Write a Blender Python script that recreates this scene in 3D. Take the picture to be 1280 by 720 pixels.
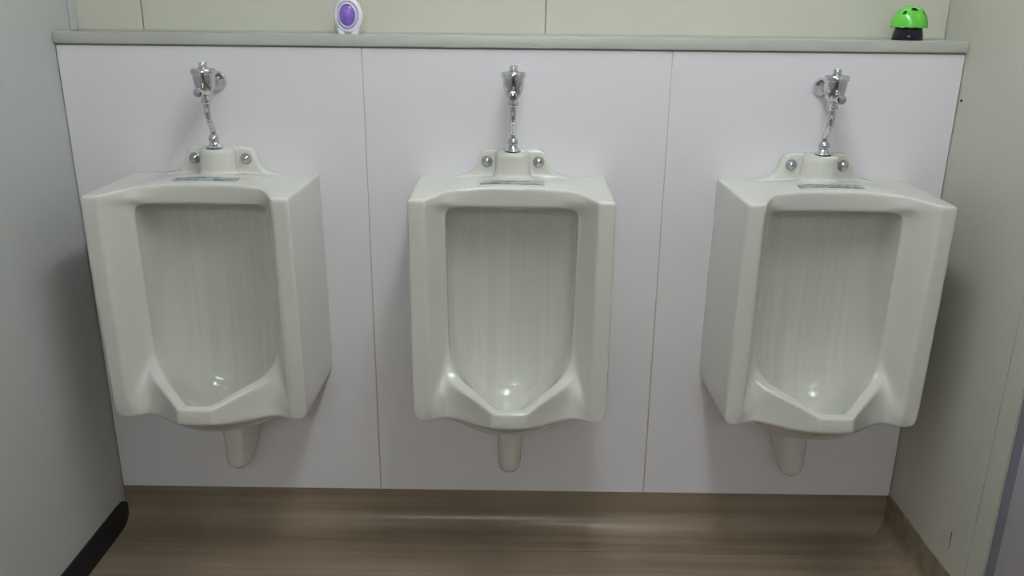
import bpy, bmesh, math, random
from mathutils import Vector, Matrix

# ------------------------------------------------------------------ camera, world, light, exposure
SC = bpy.context.scene
COL = SC.collection
for o in list(bpy.data.objects):
    bpy.data.objects.remove(o)

F_PX, PITCH, YAW, ROLL = 1054.43, 0.3213, -0.0055, 0.0107
CAM = Vector((0.0046, -1.827, 1.238))
fwd = Vector((math.sin(YAW) * math.cos(PITCH), math.cos(YAW) * math.cos(PITCH), -math.sin(PITCH)))
rgt = Vector((math.cos(YAW), -math.sin(YAW), 0))
upv = rgt.cross(fwd)
r2 = math.cos(ROLL) * rgt + math.sin(ROLL) * upv
u2 = -math.sin(ROLL) * rgt + math.cos(ROLL) * upv
cd = bpy.data.cameras.new('camera')
cd.sensor_fit = 'HORIZONTAL'
cd.sensor_width = 36.0
cd.lens = 36.0 * F_PX / 1280.0
cd.clip_start = 0.02
cam = bpy.data.objects.new('camera', cd)
COL.objects.link(cam)
cam.matrix_world = Matrix(((r2.x, u2.x, -fwd.x, CAM.x), (r2.y, u2.y, -fwd.y, CAM.y),
                           (r2.z, u2.z, -fwd.z, CAM.z), (0, 0, 0, 1)))
SC.camera = cam

w = bpy.data.worlds.new('world')
SC.world = w
w.use_nodes = True
w.node_tree.nodes['Background'].inputs[0].default_value = (0.75, 0.85, 1.0, 1)
w.node_tree.nodes['Background'].inputs[1].default_value = 0.3

TUBE_STRENGTH = 29.0
ADDED_WINDOW_STRENGTH = 1.2  # glow of the unseen window added behind the camera
SC.view_settings.view_transform = 'Standard'
SC.view_settings.look = 'None'
SC.view_settings.gamma = 1.0
SC.view_settings.use_curve_mapping = False
SC.view_settings.exposure = 0.30

# ------------------------------------------------------------------ measures (metres)
XL, XR = -0.968, 0.935          # side walls
YU = 0.105                      # upper wall
YB = -4.2                       # wall behind the photographer
ZC = 2.20                       # ceiling
ZP0, ZP1 = 0.100, 1.157         # lining panels
ZL = 1.1805                     # top of the ledge
SEAMS = (XL, -0.325, 0.325, XR)
UX = (-0.6337, -0.0066, 0.6438)  # urinal centres
random.seed(4)


# ------------------------------------------------------------------ materials
def srgb(r, g, b):
    f = lambda c: (c / 255 / 12.92) if c <= 10 else (((c / 255) + 0.055) / 1.055) ** 2.4
    return (f(r), f(g), f(b), 1)


def mat(name, col, rough=0.5, metal=0.0, coat=0.0, noise=None, bump=None, spec=0.5, trans=0.0, ior=1.45, emit=None):
    m = bpy.data.materials.new(name)
    m.use_nodes = True
    nt = m.node_tree
    b = nt.nodes['Principled BSDF']
    b.inputs['Base Color'].default_value = col
    b.inputs['Roughness'].default_value = rough
    b.inputs['Metallic'].default_value = metal
    b.inputs['Coat Weight'].default_value = coat
    b.inputs['Coat Roughness'].default_value = 0.06
    b.inputs['Specular IOR Level'].default_value = spec
    b.inputs['Transmission Weight'].default_value = trans
    b.inputs['IOR'].default_value = ior
    if emit:
        b.inputs['Emission Color'].default_value = emit[0]
        b.inputs['Emission Strength'].default_value = emit[1]
    tc = nt.nodes.new('ShaderNodeTexCoord')
    if noise:
        sc, amt, stretch = noise
        mp = nt.nodes.new('ShaderNodeMapping')
        mp.inputs['Scale'].default_value = stretch
        nt.links.new(tc.outputs['Object'], mp.inputs['Vector'])
        n = nt.nodes.new('ShaderNodeTexNoise')
        n.inputs['Scale'].default_value = sc
        n.inputs['Detail'].default_value = 5
        nt.links.new(mp.outputs[0], n.inputs['Vector'])
        mx = nt.nodes.new('ShaderNodeMix')
        mx.data_type = 'RGBA'
        mx.inputs[6].default_value = tuple(c * (1 - amt) for c in col[:3]) + (1,)
        mx.inputs[7].default_value = tuple(min(1, c * (1 + amt)) for c in col[:3]) + (1,)
        nt.links.new(n.outputs['Fac'], mx.inputs[0])
        nt.links.new(mx.outputs[2], b.inputs['Base Color'])
    if bump:
        n2 = nt.nodes.new('ShaderNodeTexNoise')
        n2.inputs['Scale'].default_value = bump[0]
        n2.inputs['Detail'].default_value = 3
        nt.links.new(tc.outputs['Object'], n2.inputs['Vector'])
        bp = nt.nodes.new('ShaderNodeBump')
        bp.inputs['Strength'].default_value = bump[1]
        bp.inputs['Distance'].default_value = 0.002
        nt.links.new(n2.outputs['Fac'], bp.inputs['Height'])
        nt.links.new(bp.outputs[0], b.inputs['Normal'])
    return m


M = {}
M['panel'] = mat('lining_panel_laminate', srgb(235, 231, 235), 0.24, noise=(2.0, 0.015, (1, 1, 1)), bump=(60, 0.05))
M['upper'] = mat('cream_wall_board', srgb(206, 205, 190), 0.5, noise=(3, 0.02, (1, 1, 1)), bump=(120, 0.06))
M['left'] = mat('pale_grey_wall_board', srgb(190, 191, 190), 0.5, noise=(2, 0.02, (1, 1, 1)), bump=(120, 0.06))
M['right'] = mat('warm_grey_wall_board', srgb(193, 191, 180), 0.5, noise=(2, 0.02, (1, 1, 1)), bump=(120, 0.06))
M['door'] = mat('pale_lavender_door_skin', srgb(196, 192, 204), 0.45)
M['ledge'] = mat('grey_ledge_top', srgb(190, 191, 184), 0.3, noise=(4, 0.02, (1, 1, 1)))
M['joint'] = mat('joint_sealant', srgb(186, 180, 172), 0.7)
M['dark_gap'] = mat('dark_jamb', srgb(124, 121, 136), 0.6)
M['rubber'] = mat('black_rubber', srgb(26, 26, 30), 0.5)
M['ceiling'] = mat('white_ceiling_board', srgb(225, 225, 218), 0.8, noise=(80, 0.02, (1, 1, 1)))
M['chrome'] = mat('chrome', (0.66, 0.66, 0.69, 1), 0.04, metal=1.0)
M['satin'] = mat('satin_steel', (0.5, 0.5, 0.53, 1), 0.13, metal=1.0)
M['gasket'] = mat('black_gasket', srgb(28, 30, 42), 0.4)
M['white_plastic'] = mat('white_plastic', srgb(236, 232, 246), 0.3)
M['clear_bezel'] = mat('milky_bezel', srgb(222, 214, 240), 0.12, spec=0.6)
M['purple'] = mat('purple_gel', srgb(134, 100, 198), 0.06, coat=0.8, noise=(90, 0.6, (1, 1, 0.35)))
M['green'] = mat('bright_green_plastic', srgb(104, 204, 74), 0.22, coat=0.3)
M['green_dark'] = mat('shaded_green_hole', srgb(14, 92, 30), 0.6)  # shade inside the cap openings, put into the colour
M['black_plastic'] = mat('glossy_black_plastic', srgb(24, 18, 36), 0.12)
M['hole'] = mat('black_hole', srgb(10, 10, 10), 0.9)
M['lamp_white'] = mat('white_enamel', srgb(230, 230, 226), 0.4)
M['tube'] = mat('fluorescent_tube', (1, 1, 1, 1), 0.4, emit=((0.905, 0.975, 1.0, 1), TUBE_STRENGTH))
M['tube_old'] = mat('ageing_fluorescent_tube', (1, 1, 1, 1), 0.4, emit=((0.905, 0.975, 1.0, 1), TUBE_STRENGTH * 1.0))  # rear lamp tubes, same glow as the front ones
M['rear'] = mat('brown_grey_wall_board', srgb(150, 142, 132), 0.6, noise=(3, 0.03, (1, 1, 1)))  # unseen rear wall, toned dark to cut ambient bounce
M['pane'] = mat('frosted_pane', (0.8, 0.85, 0.9, 1), 0.3, emit=((0.80, 0.84, 1.0, 1), ADDED_WINDOW_STRENGTH))  # glowing pane of the added window, gives bluish light
M['alu'] = mat('aluminium_frame', (0.5, 0.5, 0.5, 1), 0.35, metal=1.0)


def ceramic_material():
    m = mat('white_vitreous_china', srgb(219, 218, 210), 0.22, coat=0.5)
    nt = m.node_tree
    b = nt.nodes['Principled BSDF']
    tc = nt.nodes.new('ShaderNodeTexCoord')
    mp = nt.nodes.new('ShaderNodeMapping')
    mp.inputs['Scale'].default_value = (90, 6, 2.2)
    n = nt.nodes.new('ShaderNodeTexNoise')
    n.inputs['Scale'].default_value = 1.0
    n.inputs['Detail'].default_value = 3
    nt.links.new(tc.outputs['Object'], mp.inputs['Vector'])
    nt.links.new(mp.outputs[0], n.inputs['Vector'])
    rp = nt.nodes.new('ShaderNodeValToRGB')
    rp.color_ramp.elements[0].position = 0.40
    rp.color_ramp.elements[0].color = srgb(213, 212, 203)
    rp.color_ramp.elements[1].position = 0.62
    rp.color_ramp.elements[1].color = srgb(218, 217, 209)
    nt.links.new(n.outputs['Fac'], rp.inputs['Fac'])
    # drip streaks stay inside the bowl: deeper than the rim and between its sides
    sx = nt.nodes.new('ShaderNodeSeparateXYZ')
    nt.links.new(tc.outputs['Object'], sx.inputs[0])

    def rng(sock, a0, a1):
        r = nt.nodes.new('ShaderNodeMapRange')
        r.inputs['From Min'].default_value = a0
        r.inputs['From Max'].default_value = a1
        nt.links.new(sock, r.inputs['Value'])
        return r.outputs[0]
    ab = nt.nodes.new('ShaderNodeMath')
    ab.operation = 'ABSOLUTE'
    nt.links.new(sx.outputs['X'], ab.inputs[0])
    mul = nt.nodes.new('ShaderNodeMath')
    mul.operation = 'MULTIPLY'
    nt.links.new(rng(ab.outputs[0], 0.12, 0.09), mul.inputs[0])
    nt.links.new(rng(sx.outputs['Z'], 0.86, 0.84), mul.inputs[1])
    mul2 = nt.nodes.new('ShaderNodeMath')
    mul2.operation = 'MULTIPLY'
    nt.links.new(mul.outputs[0], mul2.inputs[0])
    nt.links.new(rng(sx.outputs['Y'], -0.2, -0.14), mul2.inputs[1])
    mx = nt.nodes.new('ShaderNodeMix')
    mx.data_type = 'RGBA'
    mx.inputs[6].default_value = srgb(219, 218, 210)
    nt.links.new(mul2.outputs[0], mx.inputs[0])
    nt.links.new(rp.outputs[0], mx.inputs[7])
    nt.links.new(mx.outputs[2], b.inputs['Base Color'])
    return m


def floor_material():
    m = bpy.data.materials.new('brown_streaked_vinyl')
    m.use_nodes = True
    nt = m.node_tree
    b = nt.nodes['Principled BSDF']
    b.inputs['Roughness'].default_value = 0.27
    geo = nt.nodes.new('ShaderNodeNewGeometry')
    mp = nt.nodes.new('ShaderNodeMapping')
    mp.inputs['Scale'].default_value = (0.8, 24, 24)
    nt.links.new(geo.outputs['Position'], mp.inputs['Vector'])
    n = nt.nodes.new('ShaderNodeTexNoise')
    n.inputs['Scale'].default_value = 1.4
    n.inputs['Detail'].default_value = 7
    n.inputs['Roughness'].default_value = 0.55
    nt.links.new(mp.outputs[0], n.inputs['Vector'])
    r = nt.nodes.new('ShaderNodeValToRGB')
    e = r.color_ramp.elements
    e[0].position, e[0].color = 0.30, srgb(132, 117, 98)
    e[1].position, e[1].color = 0.70, srgb(160, 143, 121)
    nt.links.new(n.outputs['Fac'], r.inputs['Fac'])
    n2 = nt.nodes.new('ShaderNodeTexNoise')
    n2.inputs['Scale'].default_value = 5
    n2.inputs['Detail'].default_value = 2
    nt.links.new(geo.outputs['Position'], n2.inputs['Vector'])
    mx = nt.nodes.new('ShaderNodeMix')
    mx.data_type = 'RGBA'
    mx.blend_type = 'MULTIPLY'
    r2_ = nt.nodes.new('ShaderNodeValToRGB')
    r2_.color_ramp.elements[0].position, r2_.color_ramp.elements[0].color = 0.35, (0.86, 0.84, 0.82, 1)
    r2_.color_ramp.elements[1].position, r2_.color_ramp.elements[1].color = 0.65, (1, 1, 1, 1)
    nt.links.new(n2.outputs['Fac'], r2_.inputs['Fac'])
    mx.inputs[0].default_value = 1.0
    nt.links.new(r.outputs[0], mx.inputs[6])
    nt.links.new(r2_.outputs[0], mx.inputs[7])
    nt.links.new(mx.outputs[2], b.inputs['Base Color'])
    bp = nt.nodes.new('ShaderNodeBump')
    bp.inputs['Strength'].default_value = 0.08
    bp.inputs['Distance'].default_value = 0.002
    nt.links.new(n.outputs['Fac'], bp.inputs['Height'])
    nt.links.new(bp.outputs[0], b.inputs['Normal'])
    return m


def label_material():
    m = bpy.data.materials.new('printed_metallic_label')
    m.use_nodes = True
    nt = m.node_tree
    b = nt.nodes['Principled BSDF']
    b.inputs['Roughness'].default_value = 0.3
    tc = nt.nodes.new('ShaderNodeTexCoord')
    oi = nt.nodes.new('ShaderNodeObjectInfo')
    mp = nt.nodes.new('ShaderNodeMapping')
    mp.inputs['Scale'].default_value = (60, 90, 60)
    nt.links.new(tc.outputs['Object'], mp.inputs['Vector'])
    n = nt.nodes.new('ShaderNodeTexNoise')
    n.noise_dimensions = '4D'
    n.inputs['Scale'].default_value = 1.2
    n.inputs['Detail'].default_value = 4
    nt.links.new(mp.outputs[0], n.inputs['Vector'])
    mt = nt.nodes.new('ShaderNodeMath')
    mt.operation = 'MULTIPLY'
    mt.inputs[1].default_value = 37.0
    nt.links.new(oi.outputs['Random'], mt.inputs[0])
    nt.links.new(mt.outputs[0], n.inputs['W'])
    r = nt.nodes.new('ShaderNodeValToRGB')
    e = r.color_ramp.elements
    e[0].position, e[0].color = 0.36, srgb(96, 106, 106)
    e[1].position, e[1].color = 0.62, srgb(178, 184, 182)
    nt.links.new(n.outputs['Fac'], r.inputs['Fac'])
    nt.links.new(r.outputs[0], b.inputs['Base Color'])
    return m


M['china'] = ceramic_material()
M['floor'] = floor_material()
M['label'] = label_material()


# ------------------------------------------------------------------ helpers
def link_mesh(name, me, m, parent=None):
    o = bpy.data.objects.new(name, me)
    COL.objects.link(o)
    if m is not None:
        me.materials.clear()
        me.materials.append(m)
    if parent:
        o.parent = parent
    return o


def obj(name, bm, m, parent=None, smooth=False, loc=None):
    bmesh.ops.recalc_face_normals(bm, faces=bm.faces[:])
    if smooth:
        for f in bm.faces:
            f.smooth = True
        for e in bm.edges:
            if len(e.link_faces) == 2 and e.calc_face_angle(0) > math.radians(38):
                e.smooth = False
    me = bpy.data.meshes.new(name)
    bm.to_mesh(me)
    bm.free()
    o = link_mesh(name, me, m, parent)
    if loc:
        o.location = loc
    return o


def box(bm, x0, x1, y0, y1, z0, z1, bev=0.0, seg=2):
    r = bmesh.ops.create_cube(bm, size=1.0)
    vs = r['verts']
    for v in vs:
        v.co = Vector(((x0 + x1) / 2 + v.co.x * (x1 - x0), (y0 + y1) / 2 + v.co.y * (y1 - y0),
                       (z0 + z1) / 2 + v.co.z * (z1 - z0)))
    if bev:
        es = list({e for v in vs for e in v.link_edges})
        bmesh.ops.bevel(bm, geom=es, offset=bev, segments=seg, affect='EDGES', profile=0.5)


def boxo(name, m, parent, *a, bev=0.0, seg=2):
    bm = bmesh.new()
    box(bm, *a, bev=bev, seg=seg)
    return obj(name, bm, m, parent, smooth=bool(bev))


def lathe(bm, prof, n=32, axis='Z', origin=(0, 0, 0)):
    """prof: (radius, height) pairs; closed at both ends when the radius is 0 there."""
    rows = []
    O = Vector(origin)

    def P(r, h, a):
        c, s = r * math.cos(a), r * math.sin(a)
        if axis == 'Z':
            return O + Vector((c, s, h))
        return O + Vector((c, -h, s))          # axis -Y (towards the room)
    for r, h in prof:
        if r < 1e-6:
            rows.append([bm.verts.new(P(0, h, 0))])
        else:
            rows.append([bm.verts.new(P(r, h, 2 * math.pi * i / n)) for i in range(n)])
    for a, b in zip(rows, rows[1:]):
        for i in range(n):
            j = (i + 1) % n
            if len(a) == 1 and len(b) == 1:
                continue
            if len(a) == 1:
                bm.faces.new((a[0], b[i], b[j]))
            elif len(b) == 1:
                bm.faces.new((a[i], a[j], b[0]))
            else:
                bm.faces.new((a[i], a[j], b[j], b[i]))
    for row, flip in ((rows[0], True), (rows[-1], False)):
        if len(row) > 1:
            bm.faces.new(row[::-1] if flip else row)


def tube(bm, pts, rad, n=16):
    pts = [Vector(p) for p in pts]
    rows = []
    up = Vector((1, 0, 0))
    for i, p in enumerate(pts):
        t = (pts[min(i + 1, len(pts) - 1)] - pts[max(i - 1, 0)]).normalized()
        a = up - t * up.dot(t)
        a.normalize()
        b = t.cross(a)
        r = rad[i] if isinstance(rad, (list, tuple)) else rad
        rows.append([bm.verts.new(p + r * (math.cos(2 * math.pi * k / n) * a + math.sin(2 * math.pi * k / n) * b)) for k in range(n)])
    for A, B in zip(rows, rows[1:]):
        for k in range(n):
            bm.faces.new((A[k], A[(k + 1) % n], B[(k + 1) % n], B[k]))
    bm.faces.new(rows[0][::-1])
    bm.faces.new(rows[-1])


def spline(ctrl, n):
    ctrl = [Vector(c) for c in ctrl]
    out = []
    for i in range(len(ctrl) - 1):
        p0, p1, p2, p3 = ctrl[max(i - 1, 0)], ctrl[i], ctrl[i + 1], ctrl[min(i + 2, len(ctrl) - 1)]
        for k in range(n):
            t = k / n
            out.append(0.5 * ((2 * p1) + (p2 - p0) * t + (2 * p0 - 5 * p1 + 4 * p2 - p3) * t * t + (3 * p1 - p0 - 3 * p2 + p3) * t ** 3))
    out.append(ctrl[-1])
    return out


def empty(name, loc, label, cat, group=None):
    o = bpy.data.objects.new(name, None)
    COL.objects.link(o)
    o.location = loc
    o.empty_display_size = 0.05
    o['label'] = label
    o['category'] = cat
    if group:
        o['group'] = group
    return o


def struct(o, label=None):
    o['kind'] = 'structure'
    if label:
        o['label'] = label
    return o


def sempty(name, label):
    o = bpy.data.objects.new(name, None)
    COL.objects.link(o)
    return struct(o, label)


# ------------------------------------------------------------------ the room
struct(boxo('floor', M['floor'], None, XL - 0.05, XR + 0.06, YB - 0.05, 0.0, -0.03, 0.0), 'brown streaked vinyl floor')


FL = bpy.data.objects['floor']
bm = bmesh.new()
box(bm, XL + 0.02, XR - 0.08, -0.1042, -0.1030, -0.001, 0.0003)
obj('floor_seam', bm, mat('seam_weld', srgb(104, 90, 74), 0.5), FL)
bm = bmesh.new()
pts = [(0.868, -0.128), (0.880, -0.132), (0.893, -0.131), (0.905, -0.126), (0.914, -0.118)]
for (xa, ya), (xb, yb) in zip(pts, pts[1:]):
    q = [bm.verts.new((xa, ya, 0.0015)), bm.verts.new((xb, yb, 0.0015)), bm.verts.new((xb, yb + 0.0022, 0.0017)), bm.verts.new((xa, ya + 0.0028, 0.0017))]
    bm.faces.new(q)
obj('scuff_mark', bm, mat('dark_scuff', srgb(40, 34, 30), 0.6), FL)


def cove(bm, axis, a0, a1, wall):
    """vinyl turned up the wall: flat toe, quarter curve, upright, thickness 4 mm"""
    R = 0.045
    prof = [(0.075, 0.0), (0.075, 0.0012), (R + 0.004, 0.002)]
    for i in range(1, 9):
        t = math.pi / 2 * i / 8
        prof.append((0.004 + R - R * math.sin(t), 0.002 + R - R * math.cos(t)))
    prof += [(0.004, ZP0 + 0.002), (0.0, ZP0 + 0.002), (0.0, 0.0)]
    n = len(prof)
    rows = []
    for a in (a0, a1):
        if axis == 'x':
            rows.append([bm.verts.new((a, wall - d, z)) for d, z in prof])
        else:
            rows.append([bm.verts.new((wall - d, a, z)) for d, z in prof])
    for i in range(n):
        j = (i + 1) % n
        bm.faces.new((rows[0][i], rows[0][j], rows[1][j], rows[1][i]))
    bm.faces.new(rows[0][::-1])
    bm.faces.new(rows[1])


bm = bmesh.new()
cove(bm, 'x', XL, XR, 0.006)
struct(obj('baseboard_back', bm, M['floor'], None, smooth=True), 'brown vinyl coved up below the white panels')
bm = bmesh.new()
cove(bm, 'y', YB, 0.006, XR)
struct(obj('baseboard_right', bm, M['floor'], None, smooth=True), 'brown vinyl coved up the right wall')
# black rubber strip with a rounded end on the left wall
bm = bmesh.new()
pr = [(0.0, 0.0), (0.007, 0.0), (0.007, 0.062), (0.004, 0.068), (0.0, 0.068)]
rows = []
for y, k in ((YB, 1.0), (-0.045, 1.0), (-0.02, 0.97), (-0.004, 0.84)):
    rows.append([bm.verts.new((XL + d, y, 0.0005 + (z * k if z > 0.01 else (1 - k) * 0.12))) for d, z in pr])
for A, B in zip(rows, rows[1:]):
    for i in range(5):
        bm.faces.new((A[i], A[(i + 1) % 5], B[(i + 1) % 5], B[i]))
bm.faces.new(rows[0][::-1])
bm.faces.new(rows[-1])
struct(obj('baseboard_left', bm, M['rubber'], None), 'black rubber baseboard along the left wall')

# lining wall: backing plus three separate panels
wl = boxo('wall_lining', M['joint'], None, XL, XR, 0.0065, YU - 0.001, 0.0, ZP1)
struct(wl, 'low service wall faced with three white panels')
G = 0.0009
for i in range(3):
    a = SEAMS[i] + (G if i else 0.002)
    b = SEAMS[i + 1] - (G if i < 2 else 0.002)
    boxo('panel', M['panel'], wl, a, b, 0.0, 0.0064, ZP0, ZP1 - 0.003, bev=0.0008, seg=1)
for x in SEAMS[1:3]:
    boxo('joint_strip', M['joint'], wl, x - G + 0.0001, x + G - 0.0001, 0.0008, 0.0064, ZP0, ZP1 - 0.003)
led = boxo('trim_1', M['ledge'], None, XL + 0.0005, XR - 0.0005, -0.006, YU, ZP1, ZL, bev=0.0025, seg=2)
struct(led, 'pale grey ledge capping the panelled service wall')

# upper wall of cream boards
wu = boxo('wall_back', M['joint'], None, XL, XR, YU + 0.006, YU + 0.08, 0.0, ZC)
struct(wu, 'cream boarded wall above the ledge')
us = (XL, -0.8213, 0.0608, XR)
for i in range(3):
    boxo('wall_board', M['upper'], wu, us[i] + 0.001, us[i + 1] - 0.001, YU, YU + 0.0058, ZL + 0.0005, ZC, bev=0.0007, seg=1)
boxo('bottom_bead', M['ledge'], wu, XL + 0.002, XR - 0.002, YU - 0.004, YU - 0.0002, ZL + 0.0002, ZL + 0.004)

# side walls
wlft = boxo('wall_left', M['left'], None, XL - 0.06, XL, YB - 0.06, YU + 0.08, 0.0, ZC)
struct(wlft, 'pale grey side wall on the left')
struct(boxo('trim_2', M['left'], None, XL + 0.0002, XL + 0.003, YU - 0.032, YU - 0.001, ZL + 0.001, ZC, bev=0.0008, seg=1),
       'narrow corner bead beside the cream wall')
wr = boxo('wall_right', M['joint'], None, XR + 0.006, XR + 0.06, -0.411, YU + 0.08, 0.0, ZC)
struct(wr, 'warm grey side wall on the right')
boxo('wall_board', M['right'], wr, XR, XR + 0.0058, -0.3565, YU + 0.07, 0.0, ZC, bev=0.0006, seg=1)
boxo('edge_board', M['right'], wr, XR, XR + 0.0058, -0.411, -0.3578, 0.0, ZC, bev=0.0006, seg=1)
bm = bmesh.new()
lathe(bm, [(0.0, 0.0), (0.0032, 0.0), (0.0028, 0.0012), (0.0, 0.0016)], 10, 'Y')
h = obj('screw_hole', bm, M['hole'], wr, loc=(XR - 0.0002, -0.0127, 1.061))
h.rotation_euler = (0, 0, -math.pi / 2)
bm = bmesh.new()
for (y, z, dy, dz) in ((-0.284, 0.181, 0.0012, 0.010), (-0.2845, 0.160, 0.0006, 0.012)):
    box(bm, XR - 0.0004, XR + 0.0003, y - dy, y + dy, z - dz, z + dz)
obj('scratch', bm, M['hole'], wr)

# door jamb and door leaf further along the right wall
dj = struct(boxo('trim_3', M['dark_gap'], None, XR + 0.004, XR + 0.05, -0.4405, -0.4125, 0.0, 2.05), 'dark grey door jamb beside the right wall')
dl = struct(boxo('door_1', M['door'], None, XR + 0.002, XR + 0.04, -1.24, -0.442, 0.105, 2.04, bev=0.002, seg=2), 'pale lavender door leaf in the right wall')
bm = bmesh.new()
lathe(bm, [(0.0, 0.0), (0.026, 0.0), (0.026, 0.004), (0.010, 0.006), (0.010, 0.028), (0.024, 0.034), (0.027, 0.046), (0.018, 0.056), (0.0, 0.058)], 24, 'Y')
k = obj('door_knob', bm, M['satin'], dl, smooth=True, loc=(XR + 0.002, -1.17, 1.0))
k.rotation_euler = (0, 0, -math.pi / 2)
struct(boxo('wall_right_rear', M['right'], None, XR, XR + 0.06, YB - 0.06, -1.245, 0.0, ZC), 'warm grey side wall beyond the door')
struct(boxo('wall_over_door', M['right'], None, XR, XR + 0.06, -1.244, -0.4115, 2.052, ZC), 'warm grey wall above the door')

# unseen wall behind the photographer, with an added glowing window and dark door
WX0, WX1, WZ0, WZ1 = -0.55, 0.25, 1.05, 1.75
wd = struct(boxo('door_2', mat('dark_brown_door_skin', srgb(70, 52, 40), 0.4), None, 0.36, 0.92, YB + 0.001, YB + 0.035, 0.001, 1.95, bev=0.002), 'dark brown door beside the frosted window')  # unseen door added as something dark for the chrome to reflect
bm = bmesh.new()
lathe(bm, [(0.0, 0.0), (0.026, 0.0), (0.026, 0.004), (0.010, 0.006), (0.010, 0.028), (0.024, 0.034), (0.027, 0.046), (0.018, 0.056), (0.0, 0.058)], 24, 'Y')
k = obj('door_knob', bm, M['satin'], wd, smooth=True, loc=(0.42, YB + 0.035, 1.0))
k.rotation_euler = (0, 0, math.pi)
wbk = sempty('wall_rear', 'pale wall with a frosted window opposite the urinals')
boxo('wall_piece', M['rear'], wbk, XL, WX0, YB - 0.06, YB, 0.0, ZC)
boxo('wall_piece', M['rear'], wbk, WX1, XR, YB - 0.06, YB, 0.0, ZC)
boxo('wall_piece', M['rear'], wbk, WX0, WX1, YB - 0.06, YB, 0.0, WZ0)
boxo('wall_piece', M['rear'], wbk, WX0, WX1, YB - 0.06, YB, WZ1, ZC)
win = sempty('window_1', 'frosted sliding window in an aluminium frame')  # added out of view for its glow and reflections
for a in ((WX0, WX1, WZ0, WZ0 + 0.03), (WX0, WX1, WZ1 - 0.03, WZ1), (WX0, WX0 + 0.03, WZ0 + 0.03, WZ1 - 0.03),
          (WX1 - 0.03, WX1, WZ0 + 0.03, WZ1 - 0.03), (-0.17, -0.13, WZ0 + 0.03, WZ1 - 0.03)):
    boxo('frame', M['alu'], win, a[0] + 0.0005, a[1] - 0.0005, YB - 0.05, YB - 0.01, a[2], a[3])
boxo('pane', M['pane'], win, WX0 + 0.03, -0.17, YB - 0.034, YB - 0.029, WZ0 + 0.03, WZ1 - 0.03)
boxo('pane', M['pane'], win, -0.13, WX1 - 0.03, YB - 0.040, YB - 0.035, WZ0 + 0.03, WZ1 - 0.03)

struct(boxo('ceiling', M['ceiling'], None, XL - 0.06, XR + 0.06, YB - 0.06, YU + 0.08, ZC, ZC + 0.05), 'white board ceiling')

# twin-tube ceiling lamp
LX, LY0, LY1 = 0.167, -1.50, -0.30
HL = (LY1 - LY0) / 2


def ceiling_lamp(loc, rot, label, glow):
    lamp = empty('ceiling_lamp', loc, label, 'lamp', 'ceiling lamps')
    lamp.rotation_euler = (0, 0, rot)
    bm = bmesh.new()
    pr = [(-0.11, 0.0), (-0.11, -0.012), (-0.018, -0.04), (0.018, -0.04), (0.11, -0.012), (0.11, 0.0)]
    A = [bm.verts.new((x, -HL - 0.02, z)) for x, z in pr]
    B = [bm.verts.new((x, HL + 0.02, z)) for x, z in pr]
    for i in range(6):
        bm.faces.new((A[i], A[(i + 1) % 6], B[(i + 1) % 6], B[i]))
    bm.faces.new(A[::-1])
    bm.faces.new(B)
    obj('housing', bm, M['lamp_white'], lamp)
    for s in (-1, 1):
        bm = bmesh.new()
        tube(bm, [(s * 0.048, -HL + 0.012, -0.06), (s * 0.048, HL - 0.012, -0.06)], 0.0155, 12)
        obj('fluorescent_tube', bm, M[glow], lamp, smooth=True)
        for e in (-1, 1):
            boxo('lamp_holder', M['lamp_white'], lamp, s * 0.048 - 0.014, s * 0.048 + 0.014, *sorted((e * (HL + 0.012), e * (HL - 0.010))), -0.078, -0.01)


ceiling_lamp((LX, (LY0 + LY1) / 2, ZC), 0.0, 'white twin tube fluorescent lamp on the ceiling before the urinals', 'tube')
ceiling_lamp((-0.1, -3.6, ZC), math.pi / 2, 'white twin tube fluorescent lamp on the ceiling near the frosted window', 'tube_old')


# ------------------------------------------------------------------ urinals
def mesh_eval(o):
    dg = bpy.context.evaluated_depsgraph_get()
    return bpy.data.meshes.new_from_object(o.evaluated_get(dg))


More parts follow.
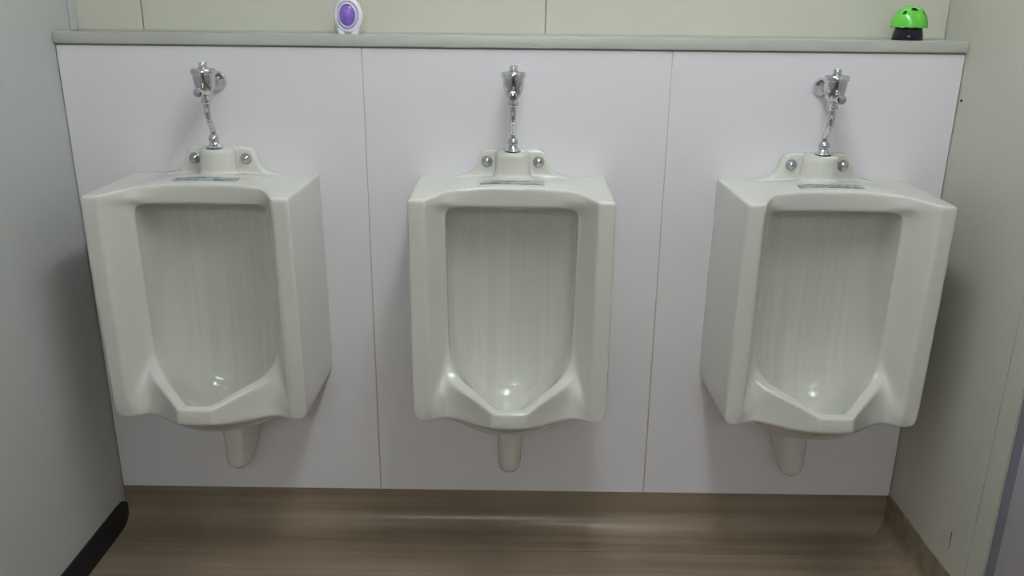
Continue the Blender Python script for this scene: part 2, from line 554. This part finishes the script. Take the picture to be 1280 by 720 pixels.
def china_mesh():
    zt = 0.889
    # half rings, top centre -> round the right side -> bottom centre (x, y, z)
    A = [(0, 0, zt), (.07, 0, zt), (.13, 0, zt), (.168, 0, zt), (.2045, 0, zt), (.205, 0, .75), (.206, 0, .64), (.207, 0, .5),
         (.208, 0, .411), (.168, 0, .400), (.12, 0, .38), (.085, 0, .368), (.045, 0, .36), (0, 0, .36)]
    AB = [(0, -.085, .9045), (.07, -.085, .8995), (.13, -.09, .8895), (.168, -.12, zt), (.2028, -.13, zt - .001), (.2035, -.13, .75), (.2045, -.13, .64),
          (.2055, -.125, .5), (.206, -.12, .411), (.168, -.13, .402), (.125, -.13, .372), (.085, -.15, .353), (.045, -.165, .350), (0, -.17, .350)]
    AB2 = [(0, -.120, .9000), (.07, -.122, .8970), (.132, -.135, .8895), (.166, -.2, zt), (.2012, -.2, zt - .001), (.202, -.2, .75), (.203, -.2, .64),
           (.204, -.19, .5), (.2045, -.19, .4105), (.168, -.2, .405), (.132, -.185, .394), (.085, -.215, .382), (.043, -.25, .385), (0, -.255, .385)]
    B = [(0, -.151, .8940), (.07, -.155, .8930), (.130, -.172, .8895), (.1655, -.252, .888), (.2, -.252, .887), (.2005, -.248, .75),
         (.2012, -.244, .64), (.2022, -.239, .5), (.203, -.235, .410), (.168, -.238, .4095), (.135, -.212, .412), (.082, -.262, .419), (.036, -.316, .438), (0, -.3175, .438)]
    C = [(0, -.152, .887), (.07, -.156, .886), (.130, -.173, .882), (.1655, -.2525, .876), (.168, -.2525, .862), (.1665, -.2485, .75),
         (.1665, -.2445, .64), (.1675, -.2395, .5), (.168, -.2385, .44), (.166, -.2385, .421), (.132, -.203, .437), (.081, -.258, .447), (.035, -.3165, .454), (0, -.318, .454)]
    D = [(0, -.148, .8530), (.07, -.153, .8540), (.115, -.167, .857), (.1375, -.18, .858), (.140, -.183, .836), (.1375, -.182, .75),
         (.1365, -.181, .64), (.137, -.182, .56), (.139, -.184, .522), (.135, -.199, .498), (.114, -.222, .483), (.080, -.262, .481), (.033, -.315, .470), (0, -.3165, .470)]
    E = [(0, -.140, .8490), (.07, -.145, .8498), (.113, -.158, .8520), (.1315, -.171, .8515), (.1342, -.174, .834), (.1325, -.1735, .75),
         (.1315, -.1725, .64), (.1310, -.173, .56), (.128, -.177, .524), (.117, -.190, .503), (.099, -.209, .489), (.068, -.246, .485), (.028, -.299, .4725), (0, -.301, .4725)]
    Fz = [(0, -.128, .851), (.07, -.132, .852), (.115, -.142, .854), (.1335, -.152, .853), (.1365, -.156, .832), (.135, -.155, .75),
          (.134, -.154, .64), (.132, -.155, .56), (.127, -.160, .521), (.114, -.174, .497), (.094, -.195, .480), (.064, -.232, .472), (.027, -.286, .461), (0, -.288, .461)]
    Gz = [(0, -.075, .855), (.07, -.076, .855), (.112, -.08, .854), (.132, -.088, .850), (.137, -.098, .828), (.136, -.094, .75),
          (.135, -.093, .64), (.131, -.095, .56), (.122, -.104, .512), (.108, -.110, .472), (.090, -.125, .440), (.063, -.165, .413), (.027, -.212, .399), (0, -.214, .398)]
    H = [(0, -.044, .845), (.05, -.045, .845), (.085, -.048, .844), (.102, -.055, .840), (.107, -.060, .82), (.107, -.060, .75),
         (.106, -.060, .64), (.103, -.060, .56), (.097, -.061, .500), (.086, -.066, .452), (.067, -.074, .415), (.045, -.098, .393), (.020, -.135, .384), (0, -.137, .383)]
    rings = [A, AB, AB2, B, C, D, E, Fz, Gz, H]
    bm = bmesh.new()
    cl = bm.edges.layers.float.new('crease_edge')
    V = []
    n = len(A)
    for rg in rings:
        R_ = [bm.verts.new(p) for p in rg]
        L_ = [R_[0]] + [bm.verts.new((-p[0], p[1], p[2])) for p in rg[1:-1]] + [R_[-1]]
        V.append((R_, L_))
    for (r0, l0), (r1, l1) in zip(V, V[1:]):
        for j in range(n - 1):
            bm.faces.new((r0[j], r0[j + 1], r1[j + 1], r1[j]))
            bm.faces.new((l0[j + 1], l0[j], l1[j], l1[j + 1]))

    def fill(R_, L_, push):
        mid = [R_[0]] + [bm.verts.new((0, R_[j].co.y + push, R_[j].co.z)) for j in range(1, n - 1)] + [R_[-1]]
        for j in range(n - 1):
            for S in (R_, L_):
                vs = []
                for v in (mid[j], mid[j + 1], S[j + 1], S[j]):
                    if v not in vs:
                        vs.append(v)
                if len(vs) > 2:
                    bm.faces.new(vs)
    fill(V[0][0], V[0][1], 0.0)
    fill(V[-1][0], V[-1][1], 0.012)

    def crease(ri, js, val):
        for S in V[ri]:
            for j in js:
                e = bm.edges.get((S[j], S[j + 1]))
                if e:
                    e[cl] = val
    crease(0, range(0, n - 1), 1.0)
    crease(3, range(0, 13), 0.72)
    crease(3, (9, 10), 0.4)
    crease(4, range(3, 9), 0.9)
    crease(4, range(0, 3), 0.3)
    crease(5, range(0, 13), 0.55)
    crease(6, range(0, 13), 0.6)
    # across-ring creases: side corners top and bottom, lip corners
    for ri in range(0, 3):
        for S in (0, 1):
            for j, val in ((4, 0.6), (8, 0.25)):
                e = bm.edges.get((V[ri][S][j], V[ri + 1][S][j]))
                if e:
                    e[cl] = val
    for ri, val in ((3, 0.7), (4, 0.7), (5, 0.6)):
        for S in (0, 1):
            e = bm.edges.get((V[ri][S][12], V[ri + 1][S][12]))
            if e:
                e[cl] = val
    for S in (0, 1):                               # top inner corner of the stile, header end
        for j, val in ((3, 0.6), (2, 0.3)):
            e = bm.edges.get((V[3][S][j], V[4][S][j]))
            if e:
                e[cl] = val
    bmesh.ops.recalc_face_normals(bm, faces=bm.faces[:])
    me = bpy.data.meshes.new('body_cage')
    bm.to_mesh(me)
    bm.free()
    tmp = bpy.data.objects.new('tmp_cage', me)
    COL.objects.link(tmp)
    sub = tmp.modifiers.new('sub', 'SUBSURF')
    sub.levels = sub.render_levels = 3
    bpy.context.view_layer.update()
    m1 = mesh_eval(tmp)
    bpy.data.objects.remove(tmp)

    bm = bmesh.new()
    bm.from_mesh(m1)
    # back lug with flared shoulders, carries bolts and inlet boss
    half = [(0.0, 0.9485), (0.052, 0.9485), (0.062, 0.9465), (0.069, 0.941), (0.073, 0.932), (0.0765, 0.918), (0.083, 0.905), (0.093, 0.897),
            (0.108, 0.893), (0.122, 0.8905), (0.122, 0.87), (0.0, 0.87)]
    ol = half + [(-x, z) for x, z in half[-2:0:-1]]
    fr = [bm.verts.new((x, -0.028, z)) for x, z in ol]
    bk = [bm.verts.new((x, 0.0, z)) for x, z in ol]
    bm.faces.new(fr)
    bm.faces.new(bk[::-1])
    for i in range(len(ol)):
        j = (i + 1) % len(ol)
        bm.faces.new((fr[j], fr[i], bk[i], bk[j]))
    # inlet boss: upright half-round spout widening at its foot
    prof = [(0.0, 0.951), (0.026, 0.951), (0.034, 0.948), (0.0365, 0.942), (0.0372, 0.915), (0.0378, 0.903), (0.0395, 0.900), (0.042, 0.894), (0.042, 0.875), (0.0, 0.875)]
    lathe(bm, prof, 40, 'Z', (0, -0.041, 0))
    # trap below the bowl: rounded tongue running back to the wall
    rows = []
    for y, hw, zb in ((-0.127, 0.010, 0.238), (-0.123, 0.018, 0.2265), (-0.112, 0.0245, 0.2175), (-0.095, 0.0265, 0.2155), (-0.06, 0.0275, 0.224), (-0.03, 0.028, 0.240), (0.0, 0.028, 0.256)):
        row = []
        for i in range(13):
            a = math.pi * i / 12
            row.append(bm.verts.new((hw * math.cos(a), y, zb + hw - hw * math.sin(a) * 1.0)))
        row.append(bm.verts.new((-hw * 1.12, y, 0.366)))
        row.append(bm.verts.new((hw * 1.12, y, 0.366)))
        rows.append(row)
    for a, b in zip(rows, rows[1:]):
        for i in range(15):
            bm.faces.new((a[i], a[(i + 1) % 15], b[(i + 1) % 15], b[i]))
    bm.faces.new(rows[0])
    bm.faces.new(rows[-1][::-1])
    bmesh.ops.recalc_face_normals(bm, faces=bm.faces[:])
    me = bpy.data.meshes.new('body_union')
    bm.to_mesh(me)
    bm.free()
    tmp = bpy.data.objects.new('tmp_union', me)
    COL.objects.link(tmp)
    rm = tmp.modifiers.new('rm', 'REMESH')
    rm.mode = 'VOXEL'
    rm.voxel_size = 0.0026
    sm = tmp.modifiers.new('sm', 'SMOOTH')
    sm.factor = 0.5
    sm.iterations = 5
    bpy.context.view_layer.update()
    m2 = mesh_eval(tmp)
    bpy.data.objects.remove(tmp)
    # seat the back face on the wall plane
    for v in m2.vertices:
        if v.co.y > -0.0022:
            v.co.y = -0.0004
    for p in m2.polygons:
        p.use_smooth = True
    m2.name = 'urinal_body'
    return m2


CHINA = china_mesh()


def bolt_mesh():
    bm = bmesh.new()
    pr = [(0.0, 0.0), (0.0125, 0.0), (0.0125, 0.002), (0.0115, 0.0035)]
    for i in range(1, 8):
        a = math.pi / 2 * i / 7
        pr.append((0.0108 * math.cos(a), 0.0035 + 0.010 * math.sin(a)))
    pr[-1] = (0.0, 0.0135)
    lathe(bm, pr, 28, 'Y')
    o = obj('mounting_bolt', bm, M['satin'], None, smooth=True)
    me = o.data
    bpy.data.objects.remove(o)
    return me


BOLT = bolt_mesh()
# printed strip wrapped onto the glazed top
from mathutils.bvhtree import BVHTree
tree = BVHTree.FromPolygons([v.co.copy() for v in CHINA.vertices], [tuple(p.vertices) for p in CHINA.polygons])
bm = bmesh.new()
NX, NY = 28, 6
lo, hi = [], []
for j in range(NY + 1):
    for i in range(NX + 1):
        x = -0.066 + 0.132 * i / NX
        y = -0.134 + 0.022 * j / NY
        hit = tree.ray_cast(Vector((x, y, 1.2)), Vector((0, 0, -1)))[0]
        z = hit.z if hit else 0.895
        lo.append(bm.verts.new((x, y, z + 0.0002)))
        hi.append(bm.verts.new((x, y, z + 0.0011)))
ix = lambda i, j: j * (NX + 1) + i
for j in range(NY):
    for i in range(NX):
        q = (ix(i, j), ix(i + 1, j), ix(i + 1, j + 1), ix(i, j + 1))
        bm.faces.new([hi[k] for k in q])
        bm.faces.new([lo[k] for k in reversed(q)])
rim = [ix(i, 0) for i in range(NX)] + [ix(NX, j) for j in range(NY)] + [ix(i, NY) for i in range(NX, 0, -1)] + [ix(0, j) for j in range(NY, 0, -1)]
for a, b in zip(rim, rim[1:] + rim[:1]):
    bm.faces.new((lo[a], lo[b], hi[b], hi[a]))
o = obj('maker_label', bm, M['label'], None)
LABEL = o.data
bpy.data.objects.remove(o)

U_TXT = ('white china wall urinal beside the pale grey wall with black baseboard',
         'white china wall urinal in the middle, between the two others',
         'white china wall urinal beside the warm grey wall with the dark door jamb')
for i, ux in enumerate(UX):
    u = empty('urinal', (ux, 0, 0), U_TXT[i], 'urinal', 'wall urinals in a row')
    link_mesh('bowl', CHINA, M['china'], u)
    for s in (-1, 1):
        b_ = link_mesh('mounting_bolt', BOLT, M['satin'], u)
        b_.location = (s * 0.0552, -0.0265, 0.924)
        b_['label'] = 'domed metal bolt cap'
    lb = link_mesh('maker_label', LABEL, M['label'], u)
    lb['label'] = 'grey-green printed label strip'


# ------------------------------------------------------------------ flush valves
def flush_valve(ux, label):
    YV = -0.077
    t = empty('flush_valve', (ux, 0, 0), label, 'flush valve', 'chrome flush valves above the urinals')

    def lz(name, prof, m, y=YV, n=32, parent=t):
        bm = bmesh.new()
        lathe(bm, prof, n, 'Z', (0, y, 0))
        return obj(name, bm, M[m], parent, smooth=True)

    def ly(name, prof, m, y, z, n=28, parent=t, x=0.0):
        bm = bmesh.new()
        lathe(bm, prof, n, 'Y', (x, y, z))
        return obj(name, bm, M[m], parent, smooth=True)
    # wall rose and inlet arm
    ly('wall_flange', [(0.0, 0.0), (0.0205, 0.0), (0.0205, 0.003), (0.0175, 0.008), (0.0105, 0.017), (0.009, 0.020), (0.0, 0.020)], 'chrome', -0.0004, 1.0845)
    ly('inlet_arm', [(0.0, 0.0), (0.0085, 0.0), (0.0085, 0.030), (0.0115, 0.032), (0.0125, 0.036), (0.0125, 0.044), (0.0115, 0.048), (0.0, 0.060)], 'chrome', -0.014, 1.0845)
    # cup-shaped body, collar and push button
    lz('valve_body', [(0.0, 1.0585), (0.006, 1.0588), (0.0095, 1.0605), (0.0135, 1.0645), (0.0168, 1.0700), (0.0195, 1.0775), (0.0213, 1.086), (0.0222, 1.095), (0.0225, 1.1035), (0.0, 1.1035)], 'chrome')
    cap = lz('valve_cap', [(0.0, 1.1032), (0.0238, 1.1032), (0.0252, 1.1045), (0.0256, 1.1075), (0.0252, 1.1115), (0.0238, 1.1140), (0.0215, 1.1150), (0.012, 1.1160), (0.0, 1.1165)], 'chrome')
    lz('push_button', [(0.0, 1.1155), (0.0098, 1.1155), (0.0098, 1.1172), (0.0083, 1.1177), (0.0083, 1.1255), (0.0075, 1.127), (0.0, 1.1273)], 'chrome', parent=cap)
    # stop screw facing the room with ribbed knob
    stop = ly('stop_screw', [(0.0, 0.0), (0.0085, 0.0), (0.0085, 0.013), (0.0078, 0.016), (0.0078, 0.028), (0.0, 0.028)], 'chrome', YV - 0.004, 1.0705)
    bm = bmesh.new()
    lathe(bm, [(0.0, 0.0), (0.0085, 0.0), (0.0098, 0.002), (0.0098, 0.011), (0.0085, 0.0135), (0.004, 0.0145), (0.0, 0.0145)], 36, 'Y', (0, YV - 0.030, 1.0705))
    for v in bm.verts:
        if abs(v.co.y - (YV - 0.0365)) < 0.0056:
            d = Vector((v.co.x, 0, v.co.z - 1.0705))
            a = math.atan2(d.z, d.x)
            k = 1 + 0.05 * math.cos(12 * a)
            v.co.x, v.co.z = d.x * k, 1.0705 + d.z * k
    obj('adjusting_knob', bm, M['chrome'], stop, smooth=True)
    # outlet elbow ball, union nut and bent pipe down to the inlet boss
    bm = bmesh.new()
    lathe(bm, [(0.0, 1.0435), (0.0065, 1.0440), (0.0098, 1.0465), (0.0112, 1.0505), (0.0105, 1.0545), (0.0085, 1.058), (0.0085, 1.063), (0.0, 1.063)], 28, 'Z', (0, YV, 0))
    obj('union_nut', bm, M['chrome'], t, smooth=True)
    bm = bmesh.new()
    path = spline([(0, YV, 1.050), (0, YV, 1.036), (0, YV - 0.0005, 1.025), (0, YV + 0.006, 1.010), (0, YV + 0.015, 0.998), (0, -0.0555, 0.988), (0, -0.055, 0.978), (0, -0.055, 0.966)], 6)
    tube(bm, path, 0.0063, 20)
    obj('flush_pipe', bm, M['chrome'], t, smooth=True)
    lz('coupling', [(0.0, 0.957), (0.0085, 0.957), (0.0085, 0.963), (0.0105, 0.965), (0.0112, 0.969), (0.0108, 0.974), (0.0085, 0.9775), (0.0070, 0.979), (0.0, 0.979)], 'chrome', -0.055)
    spud = lz('spud_flange', [(0.0, 0.9525), (0.0172, 0.9525), (0.0176, 0.9535), (0.0165, 0.9550), (0.0115, 0.9585), (0.0092, 0.963), (0.0, 0.963)], 'chrome', -0.055)
    lz('spud_gasket', [(0.0, 0.9505), (0.0168, 0.9505), (0.0172, 0.9526), (0.0, 0.9526)], 'gasket', -0.055, parent=spud)
    return t


V_TXT = ('chrome flush valve above the urinal beside the pale grey wall',
         'chrome flush valve above the middle urinal',
         'chrome flush valve above the urinal beside the warm grey wall')
for i, ux in enumerate(UX):
    flush_valve(ux, V_TXT[i])


# ------------------------------------------------------------------ air fresheners on the ledge
def egg(t, rx, rz_top, rz_bot):
    c, s = math.cos(t), math.sin(t)
    return rx * c, (rz_top if s > 0 else rz_bot) * s


def egg_ring(bm, layers, n=48):
    """layers: (rx, rz_top, rz_bottom, y) loops from back to front; first and last capped"""
    rows = []
    for rx, rt, rb, y in layers:
        rows.append([bm.verts.new((egg(2 * math.pi * i / n, rx, rt, rb)[0], y, egg(2 * math.pi * i / n, rx, rt, rb)[1])) for i in range(n)])
    for a, b in zip(rows, rows[1:]):
        for i in range(n):
            bm.faces.new((a[i], a[(i + 1) % n], b[(i + 1) % n], b[i]))
    bm.faces.new(rows[0][::-1])
    bm.faces.new(rows[-1])


fx = empty('air_freshener', (-0.358, 0.045, ZL), 'white egg-shaped air freshener with a purple gel window on the ledge', 'air freshener')
fx.scale = (1.07, 1.0, 1.0)
ZE = 0.037
bm = bmesh.new()
# white shell with a sunken oval front
egg_ring(bm, [(0.022, 0.030, 0.028, 0.014), (0.027, 0.036, 0.034, 0.010), (0.0292, 0.0385, 0.0362, 0.002), (0.0285, 0.0378, 0.0355, -0.006),
              (0.0262, 0.035, 0.033, -0.011), (0.0240, 0.032, 0.0305, -0.0125), (0.0222, 0.0295, 0.0285, -0.0118), (0.0208, 0.028, 0.027, -0.0092), (0.0200, 0.027, 0.026, -0.0080)])
for v in bm.verts:
    v.co.z += ZE
    if v.co.z < 0.003:
        v.co.z = 0.003
obj('shell', bm, M['white_plastic'], fx, smooth=True)
bm = bmesh.new()
egg_ring(bm, [(0.0198, 0.0268, 0.0258, -0.0070), (0.0198, 0.0268, 0.0258, -0.0105), (0.0188, 0.0257, 0.0247, -0.0145), (0.0170, 0.0238, 0.0230, -0.0165), (0.0160, 0.0226, 0.0220, -0.0160), (0.0156, 0.0222, 0.0216, -0.0130)])
for v in bm.verts:
    v.co.z += ZE + 0.0005
obj('bezel', bm, M['clear_bezel'], fx, smooth=True)
bm = bmesh.new()
lay = []
for i in range(9):
    a = math.pi / 2 * i / 8.4
    lay.append((0.0152 * math.cos(a), 0.0218 * math.cos(a), 0.0212 * math.cos(a), -0.0128 - 0.0058 * math.sin(a)))
egg_ring(bm, lay, 40)
for v in bm.verts:
    v.co.z += ZE + 0.0005
obj('gel_window', bm, M['purple'], fx, smooth=True)
for s in (-1, 1):
    bm = bmesh.new()
    ft = [(0.006, 0.0), (0.0175, 0.0), (0.0205, 0.006), (0.022, 0.012), (0.010, 0.010), (0.008, 0.004)]
    fr = [bm.verts.new((s * x, -0.0105, z)) for x, z in ft]
    bk = [bm.verts.new((s * x, 0.011, z)) for x, z in ft]
    bm.faces.new(fr)
    bm.faces.new(bk[::-1])
    for i in range(6):
        bm.faces.new((fr[i], fr[(i + 1) % 6], bk[(i + 1) % 6], bk[i]))
    obj('foot', bm, M['white_plastic'], fx)
boxo('foot_bridge', M['lamp_white'], fx, -0.0075, 0.0075, -0.006, 0.010, 0.0, 0.006, bev=0.001, seg=1)

gx = empty('air_freshener', (0.8235, 0.038, ZL), 'round air freshener with a bright green domed cap and black base on the ledge', 'air freshener')
bm = bmesh.new()
lathe(bm, [(0.0, 0.0), (0.0305, 0.0), (0.0312, 0.0015), (0.0300, 0.010), (0.0278, 0.020), (0.0262, 0.0285), (0.0, 0.0285)], 40, 'Z')
obj('base', bm, M['black_plastic'], gx, smooth=True)
# scalloped dome with real openings (the faces at the openings are removed, an added liner coloured as the shade inside shows)
bm = bmesh.new()
NS, NT = 96, 26
RC, HC, Z0 = 0.0362, 0.0415, 0.0265
grid = []
for k in range(NT + 1):
    a = math.pi / 2 * k / NT
    row = []
    for i in range(NS):
        th = 2 * math.pi * i / NS
        r = RC * math.cos(a) ** 0.82 if k < NT else 0.0
        z = Z0 + HC * math.sin(a)
        if k == 0:
            z -= 0.0014 * abs(math.sin(6 * th))
            r *= 1.012
        row.append((r * math.cos(th), r * math.sin(th), z))
    grid.append(row)
vr = [[bm.verts.new(p) for p in row] for row in grid[:-1]]
tp = bm.verts.new((0, 0, Z0 + HC))
holes = [(-math.pi / 2 + d, a, r) for d, a, r in ((-0.84, 0.74, 0.11), (-0.10, 1.0, 0.16), (0.70, 0.74, 0.105), (-1.75, 0.74, 0.105), (2.1, 0.74, 0.12), (3.1, 0.9, 0.14), (-2.4, 0.74, 0.12))]


def in_hole(x, y, z):
    d = Vector((x / RC, y / RC, (z - Z0) / HC)).normalized()
    for th, a, rad in holes:
        c = Vector((math.cos(a) * math.cos(th), math.cos(a) * math.sin(th), math.sin(a)))
        if d.angle(c) < rad:
            return True
    return False


for k in range(NT - 1):
    for i in range(NS):
        q = (vr[k][i], vr[k][(i + 1) % NS], vr[k + 1][(i + 1) % NS], vr[k + 1][i])
        c = sum((v.co for v in q), Vector()) / 4
        if not in_hole(*c):
            bm.faces.new(q)
for i in range(NS):
    bm.faces.new((vr[NT - 1][i], vr[NT - 1][(i + 1) % NS], tp))
dome = obj('cap', bm, M['green'], gx, smooth=True)
sd = dome.modifiers.new('thickness', 'SOLIDIFY')
sd.thickness = 0.0016
sd.offset = -1
bm = bmesh.new()
pr = [(0.0, Z0 + 0.001), (RC - 0.005, Z0 + 0.001)]
for k in range(1, 10):
    a = math.pi / 2 * k / 10
    pr.append(((RC - 0.005) * math.cos(a) ** 0.82, Z0 + 0.001 + (HC - 0.005) * math.sin(a)))
pr.append((0.0, Z0 + HC - 0.004))
lathe(bm, pr, 32, 'Z')
obj('inner_liner', bm, M['green_dark'], gx, smooth=True)  # dark dome standing in for shade behind the openings
